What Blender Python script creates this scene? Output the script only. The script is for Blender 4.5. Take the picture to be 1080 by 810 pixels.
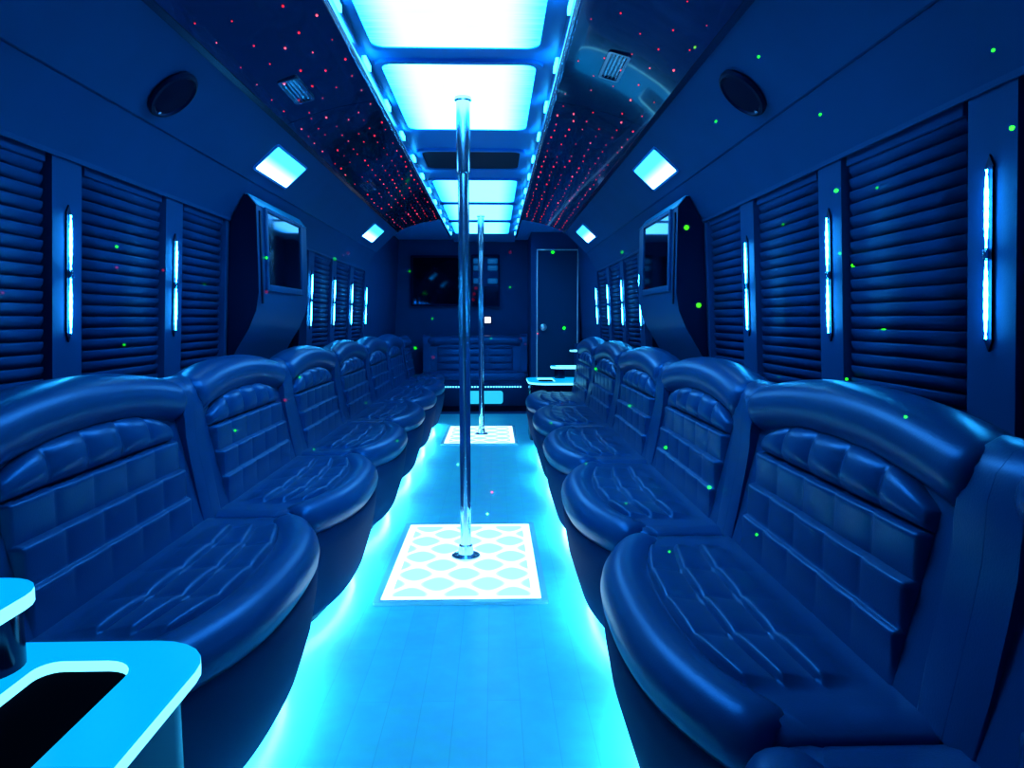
import bpy, bmesh, math, random
from mathutils import Vector, Matrix
random.seed(7)
PI = math.pi
scene = bpy.context.scene
COL = scene.collection
for o in list(bpy.data.objects):
    bpy.data.objects.remove(o)

# ------------------------------------------------------------------ camera
cd = bpy.data.cameras.new('camera'); cam = bpy.data.objects.new('camera', cd); COL.objects.link(cam)
F = 720.0
cd.sensor_width = 36.0; cd.lens = F / 1080 * 36.0; cd.clip_start = .02; cd.clip_end = 60
cam.location = (.11, 0, 1.05)
cam.rotation_euler = (PI/2 - math.atan(68/F), 0, -math.atan(19/F))
scene.camera = cam

# ------------------------------------------------------------------ world, exposure
w = bpy.data.worlds.new('world'); scene.world = w; w.use_nodes = True
w.node_tree.nodes['Background'].inputs[0].default_value = (.002, .006, .03, 1)
w.node_tree.nodes['Background'].inputs[1].default_value = 1.0
vs = scene.view_settings
vs.view_transform = 'Standard'; vs.look = 'None'; vs.gamma = 1; vs.use_curve_mapping = False
vs.exposure = 0.0
try:
    scene.cycles.use_denoising = True
    scene.cycles.max_bounces = 8
    scene.cycles.sample_clamp_indirect = 6
    scene.cycles.caustics_reflective = False
    scene.cycles.caustics_refractive = False
except Exception:
    pass

# ------------------------------------------------------------------ light levels (one place)
PANEL_E = (0.48, 3.0, 7.0)        # ceiling diffusers
WALL_E = (1.4, 34.0, 85.0)         # vertical wall strips
UNDER_E = (14.0, 64.0, 85.0)       # strips under the seats
PLATE_LINE = (1.15, 1.9, 2.6)
PLATE_CELL = (.48, 1.1, 1.4)
ACRYL_TOP = (.0, .46, 1.15)
ACRYL_EDGE = (.35, 1.9, 2.6)

# ------------------------------------------------------------------ party laser behind the camera: one lamp with a fan of fine beams
GREEN_DOTS = [(1.018, 1.268, 1.537, 2), (1.056, 1.26, 1.398, 3), (0.984, 1.864, 1.596, 2), (1.055, 1.901, 1.404, 3), (1.074, 1.731, 1.38, 2), 
    (1.084, 2.314, 1.368, 2), (1.065, 1.885, 1.232, 2), (1.099, 1.875, 1.198, 3), (1.118, 1.746, 1.026, 3), (0.971, 3.08, 1.459, 4), 
    (1.035, 3.08, 1.114, 4), (0.708, 2.095, 1.854, 2), (1.024, 4.91, 1.528, 3), (0.885, 7.545, 0.956, 3), (0.306, 8.3, 1.437, 2), 
    (0.755, 7.545, 1.782, 3), (-0.898, 8.3, 1.627, 2), (-0.843, 8.3, 0.707, 3), (0.077, 8.021, 0.829, 2), (-0.633, 8.3, 1.061, 2), 
    (0.813, 4.703, 0.71, 2), (0.788, 3.374, 0.62, 3), (1.104, 2.354, 0.849, 2), (1.095, 1.875, 0.884, 2), (0.823, 1.154, 0.882, 2), 
    (0.778, 2.611, 0.553, 3), (0.771, 2.044, 0.536, 3), (0.766, 1.649, 0.514, 2), (0.561, 1.701, 0.454, 2), (0.536, 2.155, 0.457, 2), 
    (0.486, 2.751, 0.461, 2), (0.441, 3.934, 0.45, 2), (-0.154, 4.895, 0, 2), (0.072, 3.624, 0, 2), (-0.454, 3.829, -0, 2), 
    (-0.378, 3.409, 0.442, 2), (-1.08, 2.219, 1.279, 2), (-1.108, 2.285, 0.966, 2), (-1.099, 2.915, 1.196, 2), (-1.043, 5.046, 1.488, 3), 
    (-0.922, 3.17, 1.329, 2), (-0.797, 2.39, 0.663, 2), (-0.732, 3.169, 0.446, 2), (-0.767, 4.668, 0.481, 2), (-0.819, 3.278, 0.775, 2), 
    (0.83, 1.91, 1.76, 2), (0.869, 2.384, 1.723, 2)]
RED_DOTS = [(-1.069, 1.813, 1.423, 2), (-1.083, 2.218, 1.214, 2), (-1.072, 2.995, 1.385, 3), (-1.085, 1.82, 1.211, 2), (-1.089, 1.713, 1.115, 2), 
    (-1.105, 2.391, 1.001, 2), (-0.803, 2.993, 0.699, 3), (-0.931, 3.18, 1.175, 3), (0.306, 8.3, 1.854, 3), (-0.127, 8.269, 1.356, 3), 
    (-0.104, 8.269, 1.424, 3), (-0.139, 8.269, 1.288, 3), (-0.626, 8.3, 0.592, 3), (0.422, 8.025, 0.828, 2), (0.478, 8.02, 0.762, 2), 
    (0.602, 7.545, 0.894, 2), (0.096, 4.094, -0, 2), (1.101, 1.828, 1.068, 2), (0.6, 4.862, 0.446, 2), (-1.007, 5.335, 1.556, 3), 
    (-1.021, 5.231, 1.532, 2), (-1.074, 2.505, 1.226, 2)]
LASER_AT = Vector((.11, -.06, 1.12)); LASER_W = 10.0; LASER_GAIN = 4000.0
def party_laser():
    ld = bpy.data.lights.new('party_laser', 'POINT'); ld.energy = LASER_W; ld.shadow_soft_size = 0.0; ld.use_nodes = True
    o = bpy.data.objects.new('party_laser', ld); COL.objects.link(o); o.location = LASER_AT
    nt = ld.node_tree; em = nt.nodes['Emission']; geo = nt.nodes.new('ShaderNodeNewGeometry')
    neg = nt.nodes.new('ShaderNodeVectorMath'); neg.operation = 'SCALE'; neg.inputs['Scale'].default_value = -1.0
    nt.links.new(geo.outputs['Incoming'], neg.inputs[0])
    def fan(dots):
        tot = None
        for (x, y, z, r) in dots:
            d = (Vector((x, y, z)) - LASER_AT).normalized()
            vd = nt.nodes.new('ShaderNodeVectorMath'); vd.operation = 'DISTANCE'; vd.inputs[1].default_value = d
            nt.links.new(LASER_SIGN(neg, geo), vd.inputs[0])
            lt = nt.nodes.new('ShaderNodeMath'); lt.operation = 'LESS_THAN'; lt.inputs[1].default_value = {2: .0016, 3: .0023, 4: .0034}[r]
            nt.links.new(vd.outputs['Value'], lt.inputs[0])
            w_ = nt.nodes.new('ShaderNodeMath'); w_.operation = 'MULTIPLY_ADD'; w_.inputs[1].default_value = {2: .5, 3: 1.0, 4: 1.6}[r]
            nt.links.new(lt.outputs[0], w_.inputs[0])
            if tot is None: w_.inputs[2].default_value = 0
            else: nt.links.new(tot, w_.inputs[2])
            tot = w_.outputs[0]
        return tot
    cmb = nt.nodes.new('ShaderNodeCombineXYZ')
    g = fan(GREEN_DOTS); r0 = fan(RED_DOTS)
    rs = nt.nodes.new('ShaderNodeMath'); rs.operation = 'MULTIPLY'; rs.inputs[1].default_value = 5.0; nt.links.new(r0, rs.inputs[0]); r = rs.outputs[0]
    nt.links.new(g, cmb.inputs[1]); rg = nt.nodes.new('ShaderNodeMath'); rg.operation = 'MULTIPLY_ADD'; rg.inputs[1].default_value = .6; nt.links.new(g, rg.inputs[0]); nt.links.new(r, rg.inputs[2]); nt.links.new(rg.outputs[0], cmb.inputs[0])
    sc_ = nt.nodes.new('ShaderNodeMath'); sc_.operation = 'MULTIPLY'; sc_.inputs[1].default_value = .0; nt.links.new(g, sc_.inputs[0]); nt.links.new(sc_.outputs[0], cmb.inputs[2])
    nt.links.new(cmb.outputs[0], em.inputs['Color']); 
    gn = nt.nodes.new('ShaderNodeMath'); gn.operation = 'ADD'; gn.inputs[1].default_value = LASER_GAIN; gn.inputs[0].default_value = 0
    nt.links.new(gn.outputs[0], em.inputs['Strength'])
LASER_SIGN = lambda neg, geo: geo.outputs['Incoming']
party_laser()

# ------------------------------------------------------------------ materials
def mat(name, color, rough=.5, metal=0.0, spec=.5, bump=None, noise=None, coat=0.0, tint=None):
    m = bpy.data.materials.new(name); m.use_nodes = True
    nt = m.node_tree; b = nt.nodes['Principled BSDF']
    b.inputs['Base Color'].default_value = (*color, 1)
    b.inputs['Roughness'].default_value = rough
    b.inputs['Metallic'].default_value = metal
    b.inputs['Specular IOR Level'].default_value = spec
    b.inputs['Coat Weight'].default_value = coat
    if tint: b.inputs['Specular Tint'].default_value = (*tint, 1)
    tc = nt.nodes.new('ShaderNodeTexCoord')
    if noise:
        sc, amt = noise
        n = nt.nodes.new('ShaderNodeTexNoise'); n.inputs['Scale'].default_value = sc
        nt.links.new(tc.outputs['Object'], n.inputs['Vector'])
        mx = nt.nodes.new('ShaderNodeMix'); mx.data_type = 'RGBA'
        mx.inputs[6].default_value = (*[c * (1 - amt) for c in color], 1)
        mx.inputs[7].default_value = (*[min(1, c * (1 + amt)) for c in color], 1)
        nt.links.new(n.outputs['Fac'], mx.inputs[0]); nt.links.new(mx.outputs[2], b.inputs['Base Color'])
    if bump:
        sc, st = bump
        n = nt.nodes.new('ShaderNodeTexNoise'); n.inputs['Scale'].default_value = sc; n.inputs['Detail'].default_value = 4
        nt.links.new(tc.outputs['Object'], n.inputs['Vector'])
        bp = nt.nodes.new('ShaderNodeBump'); bp.inputs['Strength'].default_value = st; bp.inputs['Distance'].default_value = .002
        nt.links.new(n.outputs['Fac'], bp.inputs['Height']); nt.links.new(bp.outputs['Normal'], b.inputs['Normal'])
    return m

def emat(name, color, sample=True, base=(.0, .02, .05)):
    m = bpy.data.materials.new(name); m.use_nodes = True
    nt = m.node_tree; b = nt.nodes['Principled BSDF']
    b.inputs['Base Color'].default_value = (*base, 1); b.inputs['Roughness'].default_value = .3
    s = max(color)
    b.inputs['Emission Color'].default_value = (*[c / s for c in color], 1)
    b.inputs['Emission Strength'].default_value = s
    if not sample:
        m.cycles.emission_sampling = 'NONE'
    return m

LEATHER = mat('seat_leather', (.001, .062, .18), .32, spec=.6, tint=(.0, .42, 1), bump=(260, .18), noise=(9, .12))
LEATHER_PAD = mat('seat_leather_tufted', (.001, .062, .18), .30, spec=.6, tint=(.0, .42, 1), bump=(260, .18), noise=(9, .12))
SKIRT = mat('seat_skirt_vinyl', (.001, .034, .11), .7, spec=.05, tint=(.0, .42, 1), bump=(200, .15))
DARK = mat('black_plastic', (.001, .004, .02), .5, spec=.3, tint=(.0, .3, 1))
DARKGLOSS = mat('black_gloss', (.001, .004, .018), .14, tint=(.0, .4, 1))
WALLM = mat('wall_vinyl', (.001, .058, .17), .65, spec=.25, tint=(.0, .42, 1), bump=(300, .2), noise=(6, .1))
SOFFIT = mat('soffit_vinyl', (.001, .070, .20), .65, spec=.25, tint=(.0, .42, 1), bump=(300, .2), noise=(6, .1))
CEILM = mat('ceiling_panel_paint', (.01, .38, .9), .4, tint=(.0, .42, 1))
BLINDM = mat('blind_fabric', (.001, .05, .16), .75, spec=.2, tint=(.0, .42, 1), noise=(30, .1))
CARPET = mat('carpet', (.012, .05, .2), .95, bump=(400, .6), noise=(160, .35))
CHROME = mat('chrome', (.55, .80, .95), .22, metal=1.0)
CHROME_SOFT = mat('brushed_chrome', (.35, .5, .65), .2, metal=1.0)
DARK_METAL = mat('dark_moulding', (.06, .11, .2), .2, metal=.9)
DOORM = mat('dark_door_panel', (.001, .04, .10), .4, tint=(.0, .42, 1))
DOOR_TRIM = mat('bright_door_trim', (.7, .92, 1.0), .32, metal=.6)
STARM = mat('black_mirror_acrylic', (.03, .09, .22), .11, metal=.7, spec=.55, coat=.6)
TVCAB = mat('tv_cabinet_vinyl', (.001, .075, .2), .45, spec=.4, tint=(.0, .42, 1), bump=(300, .15))
GLASS_DARK = mat('tinted_glass', (.003, .005, .012), .06, spec=.6)
SCREEN = mat('tv_screen', (.0005, .002, .010), .05, spec=.5, tint=(.0, .42, 1))
LED_WALL = emat('blue_led_tube', WALL_E)
LED_UNDER = emat('blue_led_strip', UNDER_E)
LED_RAIL = emat('rail_led', (.3, 7.0, 16.0))
LED_BENCH = emat('bench_led', (.3, 2.2, 4.0), sample=False)
STAR_RED = emat('red_star', (2.0, .03, .08), sample=False)
STAR_PINK = emat('pink_star', (3.0, .25, .4), sample=False)
def lens_material():
    # frosted lens with its tube along the lower edge
    m = bpy.data.materials.new('lit_square_lens'); m.use_nodes = True
    nt = m.node_tree; b = nt.nodes['Principled BSDF']; L = nt.links
    b.inputs['Base Color'].default_value = (.05, .1, .12, 1)
    tc = nt.nodes.new('ShaderNodeTexCoord'); sp = nt.nodes.new('ShaderNodeSeparateXYZ'); L.new(tc.outputs['Object'], sp.inputs[0])
    mr = nt.nodes.new('ShaderNodeMapRange'); mr.interpolation_type = 'SMOOTHSTEP'
    mr.inputs[1].default_value = -.02; mr.inputs[2].default_value = .07; L.new(sp.outputs[0], mr.inputs[0])
    mx = nt.nodes.new('ShaderNodeMix'); mx.data_type = 'RGBA'
    mx.inputs[6].default_value = (.012, .22, .36, 1); mx.inputs[7].default_value = (.24, .62, 1, 1)
    L.new(mr.outputs[0], mx.inputs[0]); L.new(mx.outputs[2], b.inputs['Emission Color']); b.inputs['Emission Strength'].default_value = 9.0
    return m
LENS = lens_material()
ACR_TOP = emat('lit_acrylic_top', ACRYL_TOP)
ACR_EDGE = emat('lit_acrylic_edge', ACRYL_EDGE)
VENT_LIT = emat('lit_vent_panel', (.02, .62, 1.0))
WHITE_LIT = emat('lit_white_button', (2.2, 2.4, 3.0), sample=False)
RACK_LIT = emat('dim_blue_display', (.0, .06, .24), sample=False)

def floor_material():
    m = bpy.data.materials.new('blue_plank_vinyl'); m.use_nodes = True
    nt = m.node_tree; b = nt.nodes['Principled BSDF']
    tc = nt.nodes.new('ShaderNodeTexCoord')
    mp = nt.nodes.new('ShaderNodeMapping'); mp.inputs['Rotation'].default_value = (0, 0, PI/2)
    br = nt.nodes.new('ShaderNodeTexBrick')
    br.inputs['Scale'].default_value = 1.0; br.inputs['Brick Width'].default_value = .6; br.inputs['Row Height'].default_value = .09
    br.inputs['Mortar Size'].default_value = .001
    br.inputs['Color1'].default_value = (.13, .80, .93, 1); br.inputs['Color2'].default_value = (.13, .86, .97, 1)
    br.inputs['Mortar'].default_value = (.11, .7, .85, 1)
    n = nt.nodes.new('ShaderNodeTexNoise'); n.inputs['Scale'].default_value = 14; n.inputs['Detail'].default_value = 6
    mx = nt.nodes.new('ShaderNodeMix'); mx.data_type = 'RGBA'; mx.blend_type = 'MULTIPLY'; mx.inputs[0].default_value = .25
    nt.links.new(tc.outputs['Object'], mp.inputs[0]); nt.links.new(mp.outputs[0], br.inputs['Vector'])
    nt.links.new(tc.outputs['Object'], n.inputs['Vector'])
    nt.links.new(br.outputs['Color'], mx.inputs[6]); nt.links.new(n.outputs['Color'], mx.inputs[7])
    nt.links.new(mx.outputs[2], b.inputs['Base Color'])
    b.inputs['Roughness'].default_value = .32; b.inputs['Specular IOR Level'].default_value = .5
    return m
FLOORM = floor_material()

def diffuser_material(strength=7.0):
    # acrylic lit from behind by tubes along its middle: brighter there, with faint brushed streaks
    m = bpy.data.materials.new('lit_ceiling_diffuser'); m.use_nodes = True
    nt = m.node_tree; b = nt.nodes['Principled BSDF']; L = nt.links
    b.inputs['Base Color'].default_value = (.05, .1, .15, 1)
    tc = nt.nodes.new('ShaderNodeTexCoord'); sp = nt.nodes.new('ShaderNodeSeparateXYZ'); L.new(tc.outputs['Object'], sp.inputs[0])
    ab = nt.nodes.new('ShaderNodeMath'); ab.operation = 'ABSOLUTE'; L.new(sp.outputs[0], ab.inputs[0])
    mr = nt.nodes.new('ShaderNodeMapRange'); mr.interpolation_type = 'SMOOTHSTEP'
    mr.inputs[1].default_value = .15; mr.inputs[2].default_value = .29; mr.inputs[3].default_value = 1; mr.inputs[4].default_value = 0
    L.new(ab.outputs[0], mr.inputs[0])
    mp = nt.nodes.new('ShaderNodeMapping'); mp.inputs['Scale'].default_value = (2, 40, 1); L.new(tc.outputs['Object'], mp.inputs[0])
    n = nt.nodes.new('ShaderNodeTexNoise'); n.inputs['Scale'].default_value = 3; L.new(mp.outputs[0], n.inputs[0])
    ml = nt.nodes.new('ShaderNodeMath'); ml.operation = 'MULTIPLY_ADD'; ml.inputs[1].default_value = .5; ml.inputs[2].default_value = -.25
    L.new(n.outputs['Fac'], ml.inputs[0])
    ad = nt.nodes.new('ShaderNodeMath'); ad.operation = 'ADD'; ad.use_clamp = True; L.new(mr.outputs[0], ad.inputs[0]); L.new(ml.outputs[0], ad.inputs[1])
    mx = nt.nodes.new('ShaderNodeMix'); mx.data_type = 'RGBA'
    mx.inputs[7].default_value = (PANEL_E[0]/7, PANEL_E[1]/7, 1, 1)
    L.new(ad.outputs[0], mx.inputs[0])
    mx.inputs[6].default_value = (.006, .24, .75, 1)
    L.new(mx.outputs[2], b.inputs['Emission Color']); b.inputs['Emission Strength'].default_value = strength
    return m
DIFFUSER = diffuser_material(15.0)
DIFFUSER_REAR = diffuser_material(7.5)

def plate_material(hw, hl):
    # backlit dance plate: white wavy lattice between paler cyan cells
    m = bpy.data.materials.new('lit_lattice_plate'); m.use_nodes = True
    nt = m.node_tree; b = nt.nodes['Principled BSDF']; L = nt.links
    b.inputs['Base Color'].default_value = (.1, .2, .25, 1); b.inputs['Roughness'].default_value = .25
    tc = nt.nodes.new('ShaderNodeTexCoord'); sp = nt.nodes.new('ShaderNodeSeparateXYZ'); L.new(tc.outputs['Object'], sp.inputs[0])
    def M(op, a, bb=None, c=None):
        nd = nt.nodes.new('ShaderNodeMath'); nd.operation = op
        for i, v in enumerate((a, bb, c)):
            if v is None: continue
            if isinstance(v, (int, float)): nd.inputs[i].default_value = v
            else: L.new(v, nd.inputs[i])
        return nd.outputs[0]
    cx, cy = .0985, .1045
    u = M('MULTIPLY', sp.outputs[0], PI / cx); v = M('MULTIPLY', sp.outputs[1], PI / cy)
    c1 = M('COSINE', u); c2 = M('COSINE', v)
    s = M('ABSOLUTE', M('ADD', c1, c2))                    # zero on the lattice lines
    line = nt.nodes.new('ShaderNodeMapRange'); line.interpolation_type = 'SMOOTHSTEP'
    line.inputs[1].default_value = .14; line.inputs[2].default_value = .85; line.inputs[3].default_value = 1; line.inputs[4].default_value = 0
    L.new(s, line.inputs[0])
    ex = M('GREATER_THAN', M('ABSOLUTE', sp.outputs[0]), hw - .035)
    ey = M('GREATER_THAN', M('ABSOLUTE', sp.outputs[1]), hl - .035)
    fac = M('MAXIMUM', line.outputs[0], M('MAXIMUM', ex, ey))
    mx = nt.nodes.new('ShaderNodeMix'); mx.data_type = 'RGBA'; s0 = max(PLATE_LINE)
    mx.inputs[6].default_value = (*[c / s0 for c in PLATE_CELL], 1); mx.inputs[7].default_value = (*[c / s0 for c in PLATE_LINE], 1)
    L.new(fac, mx.inputs[0]); L.new(mx.outputs[2], b.inputs['Emission Color']); b.inputs['Emission Strength'].default_value = s0
    return m

# ------------------------------------------------------------------ helpers
def link_mesh(name, bm, m, parent=None, smooth=True, angle=40, kind=None, loc=None):
    bmesh.ops.recalc_face_normals(bm, faces=bm.faces[:])
    me = bpy.data.meshes.new(name); bm.to_mesh(me); bm.free()
    me.materials.append(m)
    if smooth:
        for p in me.polygons: p.use_smooth = True
        me.set_sharp_from_angle(angle=math.radians(angle))
    o = bpy.data.objects.new(name, me); COL.objects.link(o)
    if parent is not None: o.parent = parent
    if kind: o['kind'] = kind
    if loc is not None: o.location = loc
    return o

def thing(name, label, cat, loc=(0, 0, 0), rz=0.0, group=None):
    o = bpy.data.objects.new(name, None); COL.objects.link(o)
    o.empty_display_size = .1
    o.location = loc; o.rotation_euler = (0, 0, rz)
    tag(o, label, cat, group)
    return o

def tag(o, label, cat, group=None):
    o['label'] = label; o['category'] = cat
    if group: o['group'] = group
    return o

def copy_tree(o, parent=None):
    c = o.copy(); COL.objects.link(c)
    if parent is not None: c.parent = parent
    for ch in [x for x in bpy.data.objects if x.parent == o]:
        copy_tree(ch, c)
    return c

def box(bm, lo, hi, f=None, bevel=0.0, seg=2):
    x0, y0, z0 = lo; x1, y1, z1 = hi
    ps = [(x0,y0,z0),(x1,y0,z0),(x1,y1,z0),(x0,y1,z0),(x0,y0,z1),(x1,y0,z1),(x1,y1,z1),(x0,y1,z1)]
    vs_ = [bm.verts.new(f(*p) if f else p) for p in ps]
    fs = [bm.faces.new([vs_[i] for i in q]) for q in ((0,3,2,1),(4,5,6,7),(0,1,5,4),(1,2,6,5),(2,3,7,6),(3,0,4,7))]
    if bevel > 0:
        es = list({e for fc in fs for e in fc.edges})
        bmesh.ops.bevel(bm, geom=es, offset=bevel, segments=seg, affect='EDGES', profile=.6)
    return bm

def prism(bm, poly, fn, a0, a1, bevel=0.0, caps='ab'):
    """closed polygon (list of 2-tuples) extruded between a0 and a1; fn(p, a) -> xyz"""
    n = len(poly)
    A = [bm.verts.new(fn(p, a0)) for p in poly]; B = [bm.verts.new(fn(p, a1)) for p in poly]
    fs = [bm.faces.new(A[::-1]), bm.faces.new(B)]
    for i in range(n):
        fs.append(bm.faces.new((A[i], A[(i+1) % n], B[(i+1) % n], B[i])))
    if bevel:
        es = (list(fs[0].edges) if 'a' in caps else []) + (list(fs[1].edges) if 'b' in caps else [])
        bmesh.ops.bevel(bm, geom=es, offset=bevel, segments=2, affect='EDGES', profile=.6)
    return bm

def ring_prism(bm, outer, inner, z0, z1):
    """flat ring between two polygons with the same number of points"""
    n = len(outer)
    V = [[bm.verts.new((p[0], p[1], z)) for p in poly] for poly in (outer, inner) for z in (z0, z1)]
    o0, o1, i0, i1 = V
    for i in range(n):
        j = (i + 1) % n
        for q in ((o1[i], o1[j], i1[j], i1[i]), (o0[i], i0[i], i0[j], o0[j]), (o0[i], o0[j], o1[j], o1[i]), (i0[i], i1[i], i1[j], i0[j])):
            bm.faces.new(q)
    return bm

def rrect(x0, y0, x1, y1, r, n=6):
    """rounded rectangle; r is one radius or four (x1y1, x0y1, x0y0, x1y0)"""
    rs = r if isinstance(r, (tuple, list)) else (r,) * 4
    pts = []
    for (cx, cy, a0, q) in ((x1, y1, 0, rs[0]), (x0, y1, PI/2, rs[1]), (x0, y0, PI, rs[2]), (x1, y0, 3*PI/2, rs[3])):
        sx = -1 if cx == x1 else 1; sy = -1 if cy == y1 else 1
        for k in range(n + 1):
            a = a0 + PI/2 * k / n
            pts.append((cx + sx*q + q*math.cos(a), cy + sy*q + q*math.sin(a)))
    return pts

def grid(bm, nu, nv, fn):
    V = [[bm.verts.new(fn(i / nu, j / nv)) for j in range(nv + 1)] for i in range(nu + 1)]
    for i in range(nu):
        for j in range(nv):
            bm.faces.new((V[i][j], V[i+1][j], V[i+1][j+1], V[i][j+1]))
    return V

def tube(bm, path, radius, n=12, upv=(0, 0, 1), r2=None, closed_caps=True):
    """sweep an ellipse along path; radius(t)/r2(t) may be numbers or functions of 0..1"""
    P = [Vector(p) for p in path]; N = len(P); rings = []
    for i, p in enumerate(P):
        t = (P[min(i+1, N-1)] - P[max(i-1, 0)]).normalized()
        side = t.cross(Vector(upv)).normalized(); up = side.cross(t).normalized()
        tt = i / (N - 1)
        ra = radius(tt) if callable(radius) else radius
        rb = (r2(tt) if callable(r2) else r2) if r2 is not None else ra
        rings.append([bm.verts.new(p + side * (math.cos(2*PI*k/n) * ra) + up * (math.sin(2*PI*k/n) * rb)) for k in range(n)])
    for i in range(N - 1):
        for k in range(n):
            bm.faces.new((rings[i][k], rings[i][(k+1) % n], rings[i+1][(k+1) % n], rings[i+1][k]))
    if closed_caps:
        bm.faces.new(rings[0][::-1]); bm.faces.new(rings[-1])
    return bm

def lathe(bm, prof, n=32, c=(0, 0, 0)):
    rings = []
    for (r, z) in prof:
        if r < 1e-6: rings.append([bm.verts.new((c[0], c[1], c[2] + z))])
        else: rings.append([bm.verts.new((c[0] + r*math.cos(2*PI*k/n), c[1] + r*math.sin(2*PI*k/n), c[2] + z)) for k in range(n)])
    for a, b in zip(rings, rings[1:]):
        for k in range(n):
            q = [a[k % len(a)], a[(k+1) % len(a)], b[(k+1) % len(b)], b[k % len(b)]]
            q = list(dict.fromkeys(q))
            if len(q) > 2: bm.faces.new(q)
    return bm

def nb(): return bmesh.new()
def smooth01(a, b, x):
    t = max(0.0, min(1.0, (x - a) / (b - a))); return t*t*(3 - 2*t)

# ------------------------------------------------------------------ the bus shell
Y0, Y1 = -1.0, 8.3               # front and back of what is built
def wall_x(z): return 1.05 + .06 * (1.49 - z)
SILL, HEAD = .80, 1.49
PIL = [.05, .68, 1.31, 1.94, 2.57]       # pilaster centres (front group), then behind the screens
PIL2 = [4.45, 5.08, 5.70, 6.33]
PW = .065
TV0, TV1 = 3.08, 3.88
WINDOWS = [(PIL[i] + PW, PIL[i+1] - PW) for i in range(4)] + [(2.57 + PW, 3.05)] + [(3.95, 4.45 - PW)] + [(PIL2[i] + PW, PIL2[i+1] - PW) for i in range(3)]

# floor: carpet along the sides, vinyl planks down the aisle
bm = nb(); box(bm, (-1.2, Y0, -.06), (1.2, Y1, -.004)); link_mesh('floor', bm, CARPET, kind='structure', smooth=False)
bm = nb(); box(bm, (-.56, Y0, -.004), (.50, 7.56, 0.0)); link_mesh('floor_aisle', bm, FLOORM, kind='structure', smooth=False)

def wall_side(name, sgn):
    f = lambda d, y, z: (sgn * (wall_x(z) + d), y, z)
    bm = nb()
    box(bm, (0, Y0, -.004), (.09, Y1, SILL), f)
    box(bm, (0, Y0, HEAD), (.09, Y1, 2.0), f)
    prev = Y0
    for (a, b) in WINDOWS + [(Y1, Y1)]:
        if a - prev > .01: box(bm, (0, prev, SILL), (.09, a, HEAD), f)
        prev = b
    return link_mesh(name, bm, WALLM, kind='structure', smooth=False)
wall_side('wall_left', -1); wall_side('wall_right', 1)
bm = nb(); box(bm, (-1.25, Y1, -.06), (1.25, Y1 + .08, 2.05)); link_mesh('wall_back', bm, WALLM, kind='structure', smooth=False)
bm = nb(); box(bm, (-1.25, Y0 - .08, -.06), (1.25, Y0, 2.05)); link_mesh('wall_front', bm, WALLM, kind='structure', smooth=False)

# ceiling with the raised centre channel and the slopes that carry the stars
EX = .36
bm = nb()
box(bm, (-1.2, Y0, 2.0), (1.2, Y1, 2.06))
box(bm, (-EX, Y0, 1.975), (EX, Y1, 2.0))
link_mesh('ceiling', bm, CEILM, kind='structure', smooth=False)

SOF_END = 6.25
SOFP = [(.74, 1.835), (.943, 1.652)]
HEADP = [(.943, 1.652), (1.05, 1.49)]
n_trim = 0
def trim(bm, m, smooth=False):
    global n_trim
    n_trim += 1
    return link_mesh('trim_%d' % n_trim, bm, m, kind='structure', smooth=smooth, angle=30)
for sgn in (-1, 1):
    f = lambda p, y: (sgn * p[0], y, p[1])
    bm = nb()      # soffit
    prism(bm, [(.745, 1.836), (.84, 1.7506), (.943, 1.652), (.965, 1.652), (.965, 1.70), (.76, 1.87)], f, Y0, SOF_END); trim(bm, SOFFIT)
    bm = nb()      # valance over the windows, with its dark bottom edge
    prism(bm, [(.952, 1.650), (1.043, 1.495), (1.043, 1.482), (1.049, 1.482), (1.04, 1.66), (.965, 1.66)], f, Y0, SOF_END); trim(bm, WALLM)
    bm = nb()      # moulding between soffit and star ceiling
    prism(bm, [(.735, 1.84), (.748, 1.826), (.756, 1.832), (.755, 1.85)], f, Y0, SOF_END); trim(bm, DARK_METAL)
    bm = nb()      # sill ledge behind the seats
    box(bm, (sgn * .985 if sgn > 0 else -1.085, .1, -.004), (1.085 if sgn > 0 else -.985, 7.45, .79)); trim(bm, WALLM)

# windows: dark glass in a frame set into the wall
nwin = 0
def window(sgn, a, b):
    global nwin
    nwin += 1
    f = lambda d, y, z: (sgn * (wall_x(z) + d), y, z)
    bm = nb(); box(bm, (.075, a, SILL), (.088, b, HEAD), f)
    o = link_mesh('window_%d' % nwin, bm, GLASS_DARK, kind='structure', smooth=False)
    bm = nb(); e = .02
    for lo, hi in (((.045, a, SILL), (.075, a + e, HEAD)), ((.045, b - e, SILL), (.075, b, HEAD)), ((.045, a + e, SILL), (.075, b - e, SILL + e)), ((.045, a + e, HEAD - e), (.075, b - e, HEAD))):
        box(bm, lo, hi, f)
    link_mesh('window_frame', bm, DARK, parent=o, smooth=False)

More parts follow.
